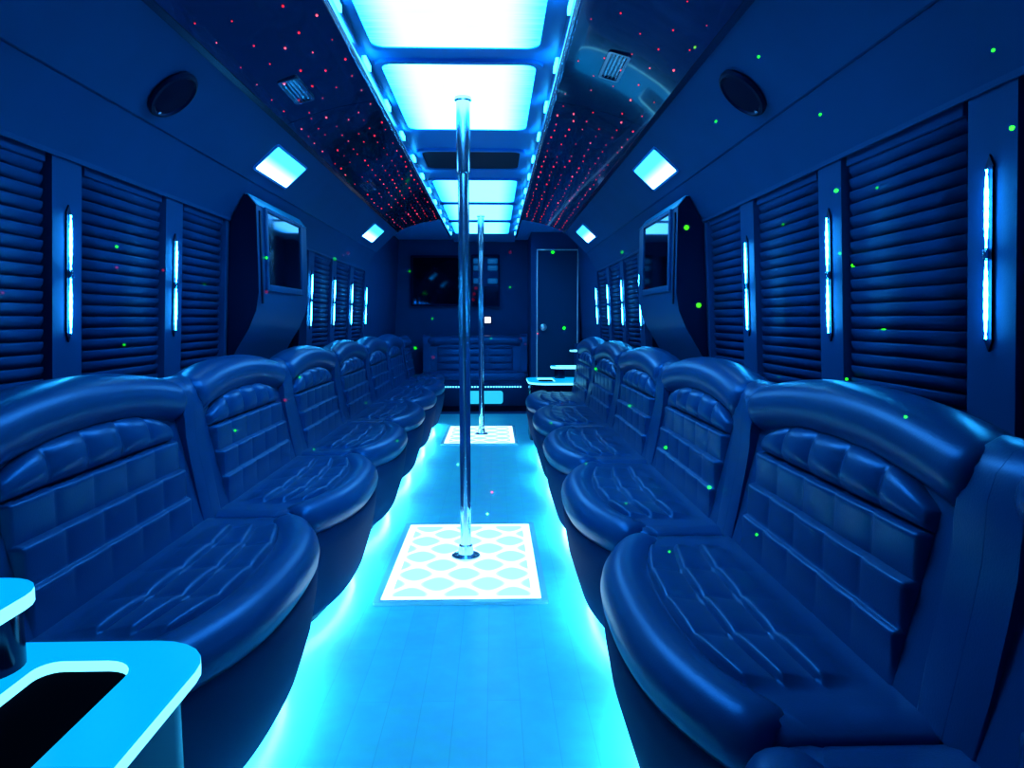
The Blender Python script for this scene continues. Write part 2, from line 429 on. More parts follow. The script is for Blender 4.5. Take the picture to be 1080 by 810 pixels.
def blind(sgn, a, b, label):
    f = lambda d, y, z: (sgn * (wall_x(z) + d), y, z)
    top = HEAD - .03; zb = SILL + .012; a += .028; b -= .012; P = .0335
    t = thing('window_blind', label, 'blind', (sgn * wall_x(zb), (a + b) / 2, zb), group='dark slatted window blinds')
    ox, oy, oz = t.location
    g = lambda d, y, z: (sgn * (wall_x(z) + d) - ox, y - oy, z - oz)
    bm = nb(); z = top
    while z - P > zb + .01:
        A = []; B = []
        for d, zz in ((.0180, z), (.0168, z - .004), (.018, z - .014), (.0265, z - .0305)):
            A.append(bm.verts.new(g(d, a, zz))); B.append(bm.verts.new(g(d, b, zz)))
        for i in range(3): bm.faces.new((A[i], B[i], B[i+1], A[i+1]))
        z -= P
    bk = nb(); box(bk, (.0405, a, zb + .01), (.0425, b, top), g); link_mesh('backing', bk, BLINDM, parent=t, smooth=False)
    s = link_mesh('slats', bm, BLINDM, parent=t, smooth=True, angle=50)
    md = s.modifiers.new('thick', 'SOLIDIFY'); md.thickness = .0014; md.offset = 0
    bm = nb(); box(bm, (.008, a, top), (.042, b, HEAD - .003), g, bevel=.004); link_mesh('headrail', bm, BLINDM, parent=t)
    bm = nb(); box(bm, (.014, a, zb), (.040, b, z), g, bevel=.003); link_mesh('bottom_rail', bm, BLINDM, parent=t)
    return t

LN = {1: 'right', -1: 'left'}
BL = {
 (-1, 2): 'dark slatted blind at the left picture edge, behind the largest left seat back',
 (-1, 3): 'dark slatted blind between the two light strips on the left wall',
 (-1, 4): 'narrow dark slatted blind beside the left television cabinet, camera side',
 (-1, 6): 'small far blind on left wall, first one past the left television cabinet',
 (-1, 7): 'small far blind on left wall, second one past the left television cabinet',
 (-1, 8): 'small far blind on left wall, third one past the left television cabinet',
 (1, 1): 'sliver of dark slatted blind cut by the right picture edge',
 (1, 2): 'large dark slatted blind beside the biggest light strip on the right wall',
 (1, 3): 'dark slatted blind between the second and third light strips on right wall',
 (1, 4): 'narrow dark slatted blind beside the right television cabinet, camera side',
 (1, 6): 'small far blind on right wall, first one past the right television cabinet',
 (1, 7): 'small far blind on right wall, second one past the right television cabinet',
 (1, 8): 'small far blind on right wall, third one past the right television cabinet',
}
for sgn in (-1, 1):
    for i, (a, b) in enumerate(WINDOWS):
        window(sgn, a, b)
        if (sgn, i) in BL: blind(sgn, a, b, BL[(sgn, i)])

# rear closet with the chrome-edged door
bm = nb(); box(bm, (.52, 7.56, -.004), (1.06, Y1, 2.0)); link_mesh('wall_closet', bm, WALLM, kind='structure', smooth=False)
bm = nb(); box(bm, (.60, 7.545, .02), (1.02, 7.56, 1.795)); door = link_mesh('door_1', bm, DOORM, kind='structure', smooth=False)
bm = nb()
for lo, hi in (((.578, 7.535, 0), (.592, 7.549, 1.815)), ((1.024, 7.535, 0), (1.038, 7.549, 1.815)), ((.592, 7.535, 1.801), (1.024, 7.549, 1.815))):
    box(bm, lo, hi, bevel=.003)
link_mesh('door_frame', bm, DOOR_TRIM, parent=door)
bm = nb(); lathe(bm, [(0, .05), (.022, .048), (.036, .036), (.038, .02), (.02, .008), (.02, 0), (0, 0)], 20)
bmesh.ops.rotate(bm, verts=bm.verts[:], matrix=Matrix.Rotation(PI/2, 3, 'X'))
k = link_mesh('door_knob', bm, DOOR_TRIM, parent=door, loc=(.655, 7.545, .965))

# ------------------------------------------------------------------ ceiling lights
def ceiling_light(yc, label, length=.86):
    t = thing('ceiling_light', label, 'ceiling light', (-.015, yc, 1.975), group='lit panels in the ceiling channel')
    hw, hl = .285, length / 2
    bm = nb(); ring_prism(bm, rrect(-hw - .022, -hl - .022, hw + .022, hl + .022, .055), rrect(-hw + .004, -hl + .004, hw - .004, hl - .004, .045), -.012, 0)
    link_mesh('frame', bm, CEILM, parent=t, angle=30)
    bm = nb(); prism(bm, rrect(-hw, -hl, hw, hl, .045), lambda p, z: (p[0], p[1], z), -.008, -.001)
    link_mesh('diffuser', bm, DIFFUSER if yc < 4 else DIFFUSER_REAR, parent=t, smooth=False)
    return t
for yc, lab in ((1.985, 'large glowing ceiling panel cut off by the top of the picture'),
                (2.985, 'glowing ceiling panel that the front dance pole rises into'),
                (5.04, 'glowing ceiling panel just behind the dark ceiling hatch'),
                (6.0, 'glowing ceiling panel that the rear dance pole rises into'),
                (7.0, 'rearmost glowing ceiling panel, smallest in view')):
    ceiling_light(yc, lab)
t = thing('ceiling_hatch', 'dark rounded ceiling hatch between the second and third lit panels', 'hatch', (-.015, 4.06, 1.975))
bm = nb(); ring_prism(bm, rrect(-.30, -.25, .30, .25, .07), rrect(-.272, -.222, .272, .222, .05), -.014, 0); link_mesh('frame', bm, CEILM, parent=t, angle=30)
bm = nb(); prism(bm, rrect(-.272, -.222, .272, .222, .05), lambda p, z: (p[0], p[1], z), -.006, -.0005); link_mesh('panel', bm, DARK, parent=t, smooth=False)

# rails with lit clips along both sides of the channel
for sgn, lab in ((-1, 'chrome ceiling rail with blue clips, left of the lit panels'), (1, 'chrome ceiling rail with blue clips, right of the lit panels')):
    t = thing('light_rail', lab, 'light rail', (sgn * .345, 4.0, 1.945), group='chrome ceiling rails')
    bm = nb(); box(bm, (-.012, -4.4, -.03), (.012, 3.3, .03), bevel=.006); link_mesh('channel', bm, CHROME_SOFT, parent=t)
    bm = nb(); tube(bm, [(-sgn * .006, -4.4 + i * .77, -.036) for i in range(11)], .008, 10); link_mesh('rail_tube', bm, CHROME, parent=t)
    for i in range(13):
        y = -2.45 + i * .47
        bm = nb(); box(bm, (-sgn * .016 - .004, y - .05, -.016), (-sgn * .016 + .004, y + .05, .004), bevel=.002)
        link_mesh('light_clip', bm, LED_RAIL, parent=t)

# star ceiling: three mirror-black panels each side, every star a part
star_bm = nb(); bmesh.ops.create_icosphere(star_bm, subdivisions=1, radius=1.0)
star_me = bpy.data.meshes.new('star_light'); star_bm.to_mesh(star_me); star_bm.free(); star_me.materials.append(STAR_RED)
star_me2 = star_me.copy(); star_me2.materials[0] = STAR_PINK
A_, B_ = Vector((.362, 1.942)), Vector((.738, 1.842))
def star_panel(sgn, y0, y1, label, s0=None, nr=6, nc=16):
    t = thing('star_ceiling_panel', label, 'ceiling panel', (sgn * .55, (y0 + y1) / 2, 1.89), group='mirror black star ceiling panels')
    ox, oy, oz = t.location
    def pos(k, y, off=0.0):
        bow = .018 * math.sin(PI * k)
        p = A_.lerp(B_, k); nrm = Vector((-.257, -.966))
        p = p + nrm * (off - bow * .8)
        return (sgn * p.x - ox, y - oy, p.y - oz)
    bm = nb(); N = 14
    lo = [(i / N) for i in range(N + 1)]
    rows = [[bm.verts.new(pos(k, y)) for k in lo] + [bm.verts.new(pos(k, y, -.012)) for k in lo[::-1]] for y in (y0 + .002, y1 - .002)]
    n = len(rows[0])
    for i in range(n): bm.faces.new((rows[0][i], rows[0][(i+1) % n], rows[1][(i+1) % n], rows[1][i]))
    bm.faces.new(rows[0][::-1]); bm.faces.new(rows[1])
    link_mesh('mirror_sheet', bm, STARM, parent=t, angle=30)
    s0 = y0 if s0 is None else s0
    for r in range(nr):
        for c in range(nc):
            if random.random() < .12: continue
            k = (r + .5) / nr + random.uniform(-.018, .018)
            y = s0 + (c + .5 + .5 * (r % 2 - .5)) / nc * (y1 - s0) + random.uniform(-.02, .02)
            y = min(max(y, y0 + .03), y1 - .03)
            o = bpy.data.objects.new('star_light', star_me2 if random.random() < .25 else star_me); COL.objects.link(o)
            o.parent = t; o.location = pos(k, y, .001)
            s = random.choice((.0015, .0019, .0022, .0026, .0038)); o.scale = (s, s, s)
for sgn in (-1, 1):
    sd = LN[sgn]
    star_panel(sgn, .2, 2.9, 'black mirrored star ceiling panel nearest the camera, %s of the channel' % sd, 1.25, 5, 10)
    star_panel(sgn, 2.9, 4.57, 'middle black mirrored ceiling panel with red stars, %s of the channel' % sd, None, 6, 13)
    star_panel(sgn, 4.57, SOF_END, 'rearmost black mirrored ceiling panel densely dotted red, %s of the channel' % sd, None, 6, 12)

# chrome air louvres let into the star panels
def louvre(sgn, k, y, label, ln=.24, wd=.075):
    t = thing('air_louvre', label, 'vent', group='chrome air louvres')
    d = Vector((B_.x - A_.x, 0, B_.y - A_.y)).normalized(); p = A_.lerp(B_, k)
    ex = Vector((sgn * d.x, 0, d.z)); ey = Vector((0, 1, 0)); ez = ex.cross(ey)
    if ez.z > 0: ez = -ez
    M = Matrix.Identity(4)
    for i, v in enumerate((ex, ey, ez)):
        for j in range(3): M[j][i] = v[j]
    M.translation = Vector((sgn * p.x, y, p.y)) - ez * (.0155 * math.sin(PI * k))
    t.matrix_world = M
    bm = nb(); ring_prism(bm, rrect(-wd/2, -ln/2, wd/2, ln/2, .012), rrect(-wd/2 + .01, -ln/2 + .01, wd/2 - .01, ln/2 - .01, .006), -.004, .007); link_mesh('frame', bm, CHROME_SOFT, parent=t, angle=30)
    bm = nb()
    for i in range(4):
        x = -wd/2 + .0175 + i * (wd - .035) / 3
        box(bm, (-.0062, -ln/2 + .011, -.001), (.0062, ln/2 - .011, .001), lambda a, b, c: (x + a * .75 - c * .66, b, .001 + a * .66 + c * .75))
    link_mesh('fins', bm, CHROME, parent=t, smooth=False)
louvre(-1, .66, 2.62, 'chrome air louvre on the left star panel nearest the camera')
louvre(-1, .80, 4.35, 'small far chrome air louvre among the left red stars')
louvre(1, .42, 2.42, 'chrome air louvre on the right star panel nearest the camera')

# ------------------------------------------------------------------ things on the soffit
SD = Vector((SOFP[1][0] - SOFP[0][0], SOFP[1][1] - SOFP[0][1])).normalized()     # down the slope (x outwards, z)
def soffit_frame(sgn, x, y):
    """matrix with local X down the slope, Y along the bus, Z out of the surface"""
    k = (x - .745) / (.943 - .745); z = 1.836 + k * (1.652 - 1.836)
    ex = Vector((sgn * SD.x, 0, SD.y)); ey = Vector((0, 1, 0)); ez = ex.cross(ey)
    if ez.z > 0: ez = -ez
    M = Matrix.Identity(4)
    for i, v in enumerate((ex, ey, ez)):
        for j in range(3): M[j][i] = v[j]
    M.translation = Vector((sgn * x, y, z)) + ez * .0006
    return M
def place(o, M): o.matrix_world = M

def soffit_light(sgn, y, label):
    t = thing('soffit_light', label, 'lamp', group='square lamps on the sloping soffit')
    place(t, soffit_frame(sgn, .852, y))
    hx, hy = .066, .215
    bm = nb(); ring_prism(bm, rrect(-hx - .01, -hy - .01, hx + .01, hy + .01, .014), rrect(-hx, -hy, hx, hy, .01), 0, .008); link_mesh('bezel', bm, CEILM, parent=t, angle=30)
    bm = nb(); prism(bm, rrect(-hx, -hy, hx, hy, .01), lambda p, z: (p[0], p[1], z), 0.001, .007); link_mesh('lens', bm, LENS, parent=t, smooth=False)
for y, w_ in ((3.20, 'near'), (5.55, 'far')):
    for sgn in (-1, 1):
        lab = {('near', -1): 'bright cyan square lamp above the left television cabinet', ('near', 1): 'bright cyan square lamp above the right television cabinet',
               ('far', -1): 'smaller far cyan square lamp on the left soffit', ('far', 1): 'smaller far cyan square lamp on the right soffit'}[(w_, sgn)]
        soffit_light(sgn, y, lab)

def speaker(sgn, x, y, label):
    t = thing('ceiling_speaker', label, 'speaker', group='round speakers on the soffit'); place(t, soffit_frame(sgn, x, y))
    bm = nb(); lathe(bm, [(.066, 0), (.084, 0), (.086, .006), (.082, .014), (.074, .017), (.070, .013), (.066, .008)], 40); link_mesh('rim', bm, DARK, parent=t)
    bm = nb()
    lathe(bm, [(0, .019), (.02, .0185), (.05, .015), (.0705, .011)], 40); link_mesh('grille', bm, mat('speaker_mesh', (.001, .004, .03), .8, spec=.1, bump=(900, 1.0)), parent=t)
    bm = nb(); box(bm, (.062, -.006, .012), (.072, .006, .0175), bevel=.002); link_mesh('badge', bm, CHROME, parent=t)
SPK_Y = {-1: 2.0, 1: 1.95}
speaker(-1, .86, 2.16, 'round black speaker on the left soffit'); speaker(1, .86, 2.10, 'round black speaker on the right soffit')

# ------------------------------------------------------------------ wall light strips
def strip(sgn, y, label):
    zc = 1.175; t = thing('wall_light_strip', label, 'wall light', (sgn * wall_x(zc), y, zc), group='vertical blue light strips on the pilasters')
    s = -sgn
    g = lambda d, yy, z: (sgn * .06 * (-z) + s * d, yy, z)
    bm = nb()      # bezel, pointed at both ends
    prism(bm, [(-.008, -.160), (-.011, -.166), (0, -.188), (.011, -.166), (.008, -.160), (.008, .160), (.011, .166), (0, .188), (-.011, .166), (-.008, .160)], lambda p, d: g(d, p[0], p[1]), 0.0003, .005, bevel=.001)
    link_mesh('bezel', bm, DARK, parent=t, angle=30)
    for z0, z1 in ((-.163, -.012), (.012, .160)):
        bm = nb(); N = 48; path = [g(.0095, 0, z0 + (z1 - z0) * i / N) for i in range(N + 1)]
        rad = lambda q: .0012 + .0020 * smooth01(0, .35, q) * smooth01(0, .35, 1 - q) + .0008 * (0.5 + .5 * math.cos(q * 2 * PI * 7))
        tube(bm, path, rad, 10, upv=(0, 1, 0)); link_mesh('led_tube', bm, LED_WALL, parent=t, angle=60)
    bm = nb(); box(bm, (-.006, -.006, -.009), (.006, .006, .009), lambda d, yy, z: g(.011 + d * .5, yy, z), bevel=.002); link_mesh('joint_clip', bm, CHROME, parent=t)
for i, (y, lab) in enumerate([(1.94, 'blue light strip second from the left picture edge, nearer bright one left'), (2.57, 'blue light strip between left blind and blind next to television'),
        (4.45, ''), (5.08, ''), (5.70, ''), (6.33, '')]):
    nth = ['brightest and largest light strip on the left wall', 'second light strip on left wall, nearer the television cabinet', 'light strip right behind the left television cabinet',
           'small light strip on left wall, second past the television cabinet', 'small light strip on left wall, third past the television cabinet', 'smallest and farthest light strip on the left wall'][i]
    strip(-1, y, nth)
for i, y in enumerate([1.31, 1.94, 2.57, 4.45, 5.08, 5.70, 6.33]):
    nth = ['biggest blazing light strip, at the right picture edge', 'second light strip from the right picture edge', 'third light strip from the right picture edge, beside the narrow blind',
           'light strip right behind the right television cabinet', 'small light strip on right wall, second past the television cabinet', 'small light strip on right wall, third past the television cabinet', 'smallest and farthest light strip on the right wall'][i]
    strip(1, y, nth)

# ------------------------------------------------------------------ television cabinets
LEDGE_PAINTED_LIGHT = mat('ledge_painted_lamplight', (.02, .55, .85), .4)  # pale colour paints in the soffit lamp's light on the cabinet top
def tv_cabinet(sgn, label):
    t = thing('television_cabinet', label, 'cabinet', (sgn * 1.02, (TV0 + TV1) / 2, .80), group='cabinets holding the side televisions')
    ox, oy, oz = t.location
    g = lambda p, y: (sgn * p[0] - ox, y - oy, p[1] - oz)
    prof = [(1.085, .86), (1.02, .98), (.965, 1.07), (.938, 1.15), (.93, 1.22), (.93, 1.56), (.945, 1.60), (1.0, 1.645), (1.03, 1.64), (1.036, 1.47), (1.04, 1.47)]
    prof = [(1.082, .84), (1.03, .93), (.98, 1.01), (.945, 1.09), (.931, 1.17), (.93, 1.25), (.93, 1.552), (.966, 1.596), (.980, 1.596), (1.002, 1.556), (1.034, 1.492), (1.047, 1.475)]
    bm = nb(); prism(bm, prof, g, TV0, TV1); link_mesh('body', bm, TVCAB, parent=t, angle=35)
    bm = nb(); prism(bm, prof, g, TV0 - .004, TV0 - .0005); link_mesh('side_panel', bm, DARK, parent=t, angle=35)
    bm = nb(); prism(bm, [(.926, 1.553), (.964, 1.6005), (.978, 1.6005), (.978, 1.597), (.966, 1.5965), (.9305, 1.5525)], g, TV0 + .004, TV1 - .004); link_mesh('top_ledge_lamplight', bm, LEDGE_PAINTED_LIGHT, parent=t, smooth=False)  # thin sheet added over the chamfer, its paleness standing in for lamplight
    sy0, sy1, sz0, sz1 = 3.20, 3.73, 1.21, 1.535
    bm = nb(); fx = .93
    for lo, hi in (((fx - .012, sy0 - .03, sz0 - .03), (fx, sy0, sz1 + .02)), ((fx - .012, sy1, sz0 - .03), (fx, sy1 + .03, sz1 + .02)), ((fx - .012, sy0, sz0 - .03), (fx, sy1, sz0)), ((fx - .012, sy0, sz1), (fx, sy1, sz1 + .02))):
        box(bm, lo, hi, lambda x, y, z: (sgn * x - ox, y - oy, z - oz), bevel=.003)
    link_mesh('screen_surround', bm, TVCAB, parent=t)
    bm = nb(); box(bm, (fx - .005, sy0, sz0), (fx - .0005, sy1, sz1), lambda x, y, z: (sgn * x - ox, y - oy, z - oz)); link_mesh('screen', bm, SCREEN, parent=t, smooth=False)
    bm = nb(); box(bm, (fx - .006, 3.105, 1.12), (fx, 3.125, 1.53), lambda x, y, z: (sgn * x - ox, y - oy, z - oz), bevel=.002); link_mesh('trim_strip', bm, DARK, parent=t)
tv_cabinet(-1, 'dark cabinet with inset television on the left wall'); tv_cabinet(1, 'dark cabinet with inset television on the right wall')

# ------------------------------------------------------------------ seats
def fxs(s, depth=.115): return .525 + depth * (1 - abs(2*s - 1) ** 2.6)
RQ = Vector((-.22, 0, .9755)); NQ = Vector((.9755, 0, .22)); P0 = Vector((.235, 0, .435))
def back_pt(s, q, h, L): 
    p = P0 + RQ * q + NQ * h
    return Vector((p.x, (s - .5) * L, p.z))

def build_seat(label, L=.956, bulge=.115, arch=1.0, cols=5, led=True, name='lounge_seat', group='tufted leather lounge seats', seat_cols=4, square=False):
    t = thing(name, label, 'seat', group=group)
    # plinth under the seat
    bm = nb(); poly = [(.05, -L/2), (.44, -L/2)] + [(fxs(s, bulge) - .14, (s - .5) * L) for s in [i / 12 for i in range(1, 12)]] + [(.44, L/2), (.05, L/2)]
    prism(bm, poly, lambda p, z: (p[0], p[1], z), -.003, .08); link_mesh('plinth', bm, DARK, parent=t, angle=30)
    # front skirt box
    bm = nb(); N = 28
    def ring(z, off): return [bm.verts.new((fxs(i/N, bulge) - off, (i/N - .5) * L, z)) for i in range(N + 1)] + [bm.verts.new((.06, L/2, z)), bm.verts.new((.06, -L/2, z))]
    rings = [ring(.065, .075), ring(.08, .064), ring(.2, .026), ring(.30, .008), ring(.355, .003), ring(.375, .02)]
    for a, b in zip(rings, rings[1:]):
        n = len(a)
        for i in range(n): bm.faces.new((a[i], a[(i+1) % n], b[(i+1) % n], b[i]))
    bm.faces.new(rings[0][::-1]); bm.faces.new(rings[-1]); link_mesh('skirt', bm, SKIRT, parent=t, angle=50)
    # seat cushion, tufted: flat margins, three rows that swell towards the aisle
    CVs = [0, .12, .3, .45, .6, .72, .82, .9, .955, 1.0]
    CUs = [0, .05, .12, .25, .4, .5, .6, .75, .88, .95]
    ulist = [0, .015, .035, .07, .11] + [.14 + .72 * (c + f) / seat_cols for c in range(seat_cols) for f in CUs] + [.86, .89, .93, .965, .985, 1]
    vlist = ['b0', 'b1'] + [(k, f) for k in range(3) for f in CVs[:-1]] + ['f0', 'f1', 'f2']
    bm = nb()
    def seat_fn(u, vv):
        xf = fxs(u, bulge) - .062; pf = fxs(u, bulge) - .112; pb = .285; y = (u - .5) * (L - .004)
        z = .446 - .014 * (1 - smooth01(0, .035, u) * smooth01(0, .035, 1 - u))
        if vv == 'b0': return (.19, y, z)
        if vv == 'b1': return (.255, y, z)
        if vv == 'f0': return (pf, y, z - .002)
        if vv == 'f1': return (pf + .02, y, z + .002)
        if vv == 'f2': return (xf, y, z)
        k, cv = vv
        x = pb + (pf - pb) * (k + cv) / 3
        pu = (u - .14) / .72
        if 1e-6 < pu < 1 - 1e-6:
            a = pu * seat_cols; cu = a - math.floor(min(a, seat_cols - 1e-6))
            cr = (1 - abs(2*cu - 1) ** 3.5)
            g_ = (.2 + .8 * cv ** .8) * (1 - max(0, (cv - .84) / .16) ** 2.2)
            z += .024 * g_ * (.5 + .5 * cr + .15 * cv * (1 - cr)) - .002
        return (x, y, z)
    V = [[bm.verts.new(seat_fn(u_, v_)) for v_ in vlist] for u_ in ulist]
    NU, NV = len(ulist) - 1, len(vlist) - 1
    for i in range(NU):
        for j in range(NV):
            bm.faces.new((V[i][j], V[i+1][j], V[i+1][j+1], V[i][j+1]))
    rim = [V[i][0] for i in range(NU + 1)] + [V[NU][j] for j in range(1, NV + 1)] + [V[i][NV] for i in range(NU - 1, -1, -1)] + [V[0][j] for j in range(NV - 1, 0, -1)]
    low = [bm.verts.new((v.co.x, v.co.y, .374)) for v in rim]; n = len(rim)
    for i in range(n): bm.faces.new((rim[i], rim[(i+1) % n], low[(i+1) % n], low[i]))
    bm.faces.new(low)
    link_mesh('seat_cushion', bm, LEATHER_PAD, parent=t, angle=75)
    # rolled front edge
    bm = nb(); N = 40
    path = [(fxs(s, bulge) - .062, (s - .5) * (L - .05), .402) for s in [i / N for i in range(N + 1)]]
    endr = lambda q: .70 + .30 * (1 - (1 - min(1, min(q, 1 - q) / .05)) ** 2) ** .5
    tube(bm, path, lambda q: .066 * endr(q), 20, r2=lambda q: .060 * endr(q)); link_mesh('front_roll', bm, LEATHER, parent=t, angle=70)
    # backrest slab: flat side panels, arched top
    qt = lambda s: .418 + .035 * arch * (1 - abs(2*s - 1) ** 2.2)
    bm = nb(); N = 24
    fr = [[bm.verts.new(back_pt(i/N, q * 1.0 if q < .3 else qt(i/N), h, L - .004)) for i in range(N + 1)] for q, h in ((-.05, .0), (.9, .0), (.9, -.11), (-.05, -.11))]
    for a, b in zip(fr, fr[1:] + fr[:1]):
        for i in range(N): bm.faces.new((a[i], a[i+1], b[i+1], b[i]))
    for i in (0, N): bm.faces.new([fr[k][i] for k in range(4)])
    es = [e for e in bm.edges if e.is_manifold and e.calc_face_angle(0) > 1.0]
    bmesh.ops.bevel(bm, geom=es, offset=.012, segments=3, affect='EDGES', profile=.6)
    link_mesh('backrest', bm, LEATHER, parent=t, angle=50)
    # tufted back cushion: each row swells to a ridge at its top and tucks under the next
    s0, s1 = .135, .865
    top = (lambda s: .312 + .066 * arch * (1 - abs(2*s - 1) ** 3.2)) if not square else (lambda s: .365)
    ridges = [.02, .105, .19, .275]
    CV = [0, .10, .25, .4, .55, .68, .78, .86, .92, .965, 1.0]
    CU = [0, .04, .1, .2, .35, .5, .65, .8, .9, .96]
    us_ = [(c + f) / cols for c in range(cols) for f in CU] + [1.0]
    kv = [(k, f) for k in range(4) for f in CV[:-1]]
    kv = [('flat', 0.0)] + kv + [('end', 1.0)]
    bm = nb()
    def back_fn(us, k, cv):
        s = s0 + (s1 - s0) * us; T = top(us)
        b = ridges + [T] if not square else [.02 + (T - .02) * i / 4 for i in range(5)]
        a = us * cols; cu = a - math.floor(min(a, cols - 1e-6))
        cr = (1 - abs(2*cu - 1) ** 3.5)
        if k == 'flat': return back_pt(s, -.01, .001, L)
        if k == 'end': return back_pt(s, T, .001, L)
        q = b[k] + cv * (b[k+1] - b[k])
        if square:
            h = .004 + .018 * (1 - abs(2*cv - 1) ** 5) * (.1 + .9 * (1 - abs(2*cu - 1) ** 4))
        elif k < 3:
            g_ = (.25 + .75 * cv ** .9) if k else (.05 + .95 * cv ** 1.3)
            g_ *= (1 - max(0, (cv - .86) / .14) ** 2.2)
            h = .002 + (.024 if k == 0 else .030) * g_ * (.62 + .38 * cr + .2 * cv * (1 - cr))
        else:
            g_ = max(0, 1 - abs(2*cv - 1) ** 2.6) ** .6
            hh = (b[4] - b[3]) / .10
            h = .002 + .038 * min(1, .35 + .65 * hh) * g_ * (.6 + .4 * cr)
        if us < 1e-6 or us > 1 - 1e-6: h = .0005
        return back_pt(s, q, h, L)
    V = [[bm.verts.new(back_fn(u_, k, cv)) for (k, cv) in kv] for u_ in us_]
    for i in range(len(us_) - 1):
        for j in range(len(kv) - 1):
            bm.faces.new((V[i][j], V[i+1][j], V[i+1][j+1], V[i][j+1]))
    link_mesh('back_cushion', bm, LEATHER_PAD, parent=t, angle=75)
    # head roll
    bm = nb(); N = 48; r0, r1 = (.045, .955)
    qc = lambda s: .368 + .062 * arch * (1 - abs(2*s - 1) ** 2.1)
    path = [back_pt(r0 + (r1 - r0) * i / N, qc(r0 + (r1 - r0) * i / N), -.030, L) for i in range(N + 1)]
    endr = lambda q: .80 + .20 * (1 - (1 - min(1, min(q, 1 - q) / .05)) ** 2) ** .5
    tube(bm, path, lambda q: .084 * endr(q), 24, upv=tuple(RQ), r2=lambda q: .068 * endr(q)); link_mesh('head_roll', bm, LEATHER, parent=t, angle=70)
    # gussets that close the roll at both ends
    for sa, sb in ((-.0016, .068), (1.0016, .932)):
        bm = nb()
        pr = [(.0, .001), (.10, .006), (.2, .012), (.27, .018), (.32, .028), (.36, .036), (.40, .035), (.435, .020), (.456, -.008), (.458, -.05), (.42, -.10), (.0, -.02)]
        prism(bm, pr, lambda p, q: back_pt(q, p[0], p[1], L), sa, sb, bevel=.008, caps='b'); link_mesh('end_gusset', bm, LEATHER, parent=t, angle=60)
    if led:
        bm = nb(); tube(bm, [(fxs(s, bulge) - .108, (s - .5) * (L - .06), .056) for s in [i / 20 for i in range(21)]], .005, 6)
        link_mesh('led_strip', bm, LED_UNDER, parent=t)
    return t

proto = build_seat('proto')
first = True
def put_seat(sgn, yc, label):
    global first
    t = proto if first else copy_tree(proto); first = False
    t.location = (sgn * 1.0, yc, 0); t.rotation_euler = (0, 0, 0 if sgn < 0 else PI); t['label'] = label
    return t
PITCH = .96
LSEAT = ['largest tufted leather seat on the left, behind the glowing table', 'second tufted leather seat on the left, counted from the glowing table',
         'third tufted leather seat on the left, counted from the glowing table', 'fourth tufted leather seat on the left, counted from the glowing table',
         'fifth tufted leather seat on the left, counted from the glowing table', 'rearmost left tufted seat, next to the corner seat']
for i, lab in enumerate(LSEAT): put_seat(-1, 1.14 + PITCH * (i + .5), lab)
RSEAT = ['tufted leather seat cut off by the bottom right picture corner', 'largest whole tufted leather seat on the right, arched back below biggest light strip',
         'second whole tufted leather seat on the right, behind the largest one', 'third whole tufted leather seat on the right, before the two smallest',
         'fourth whole tufted leather seat on the right, second from the rear table', 'rearmost right tufted seat, next to the small glowing rear table']
for i, lab in enumerate(RSEAT): put_seat(1, -.03 + PITCH * (i + .5), lab)

# rear bench across the back, and the corner seat
rb = build_seat('wide tufted leather bench across the back of the bus', L=1.22, bulge=.02, arch=.15, cols=3, led=False, name='rear_bench', group=None, seat_cols=5, square=True)
rb.location = (-.11, 8.22, 0); rb.rotation_euler = (0, 0, -PI/2)
bm = nb()
for i in range(30):
    y = -.36 + i * .0303
    box(bm, (fxs(.5, .02) - .008, y - .008, .285), (fxs(.5, .02) + .002, y + .008, .300))
link_mesh('led_strip', bm, LED_BENCH, parent=rb, smooth=False)
bm = nb(); prism(bm, rrect(-.16, .10, .32, .245, .03), lambda p, x: (x, p[0], p[1]), fxs(.5, .02) - .06, fxs(.5, .02) - .004); link_mesh('lit_vent', bm, VENT_LIT, parent=rb, smooth=False)
cs = build_seat('dark tufted corner seat between left row and rear bench', L=.56, bulge=.05, arch=.2, cols=4, led=False, name='corner_seat', group=None)
cs.location = (-1.0, 7.30, 0); cs.rotation_euler = (0, 0, 0)

# ------------------------------------------------------------------ dance poles on lit plates
PLM = plate_material(.30, .47)
PLFRAME = mat('clear_acrylic_edging', (.35, .75, .85), .15)
def dance_plate(x, y, label):
    t = thing('dance_floor_plate', label, 'floor light', (x, y, .001), group='lit dance plates in the aisle')
    bm = nb(); ring_prism(bm, rrect(-.325, -.495, .325, .495, .012), rrect(-.30, -.47, .30, .47, .006), 0, .012); link_mesh('frame', bm, PLFRAME, parent=t, angle=30)
    bm = nb(); prism(bm, rrect(-.30, -.47, .30, .47, .006), lambda p, z: (p[0], p[1], z), 0, .0095); link_mesh('lit_panel', bm, PLM, parent=t, smooth=False)
def dance_pole(x, y, label):
    t = thing('dance_pole', label, 'pole', (x, y, .0115), group='chrome dance poles')
    zt = 1.9655 - .0115
    bm = nb(); lathe(bm, [(0, .02), (.0235, .02), (.0235, zt - .09), (0, zt - .09)], 28); link_mesh('pole', bm, CHROME, parent=t)
    bm = nb(); lathe(bm, [(0, 0), (.062, 0), (.062, .006), (.050, .012), (.034, .015), (.030, .05), (.0236, .055), (0, .055)], 32); link_mesh('base_flange', bm, CHROME, parent=t)
    bm = nb(); lathe(bm, [(0, zt), (.034, zt), (.036, zt - .012), (.029, zt - .018), (.029, zt - .30), (.025, zt - .312), (0, zt - .312)], 32); link_mesh('top_sleeve', bm, CHROME, parent=t)
dance_plate(-.015, 2.93, 'lattice-lit dance plate nearer the camera, around the tall front pole'); dance_plate(-.015, 6.15, 'far lattice-lit dance plate around the rear pole')
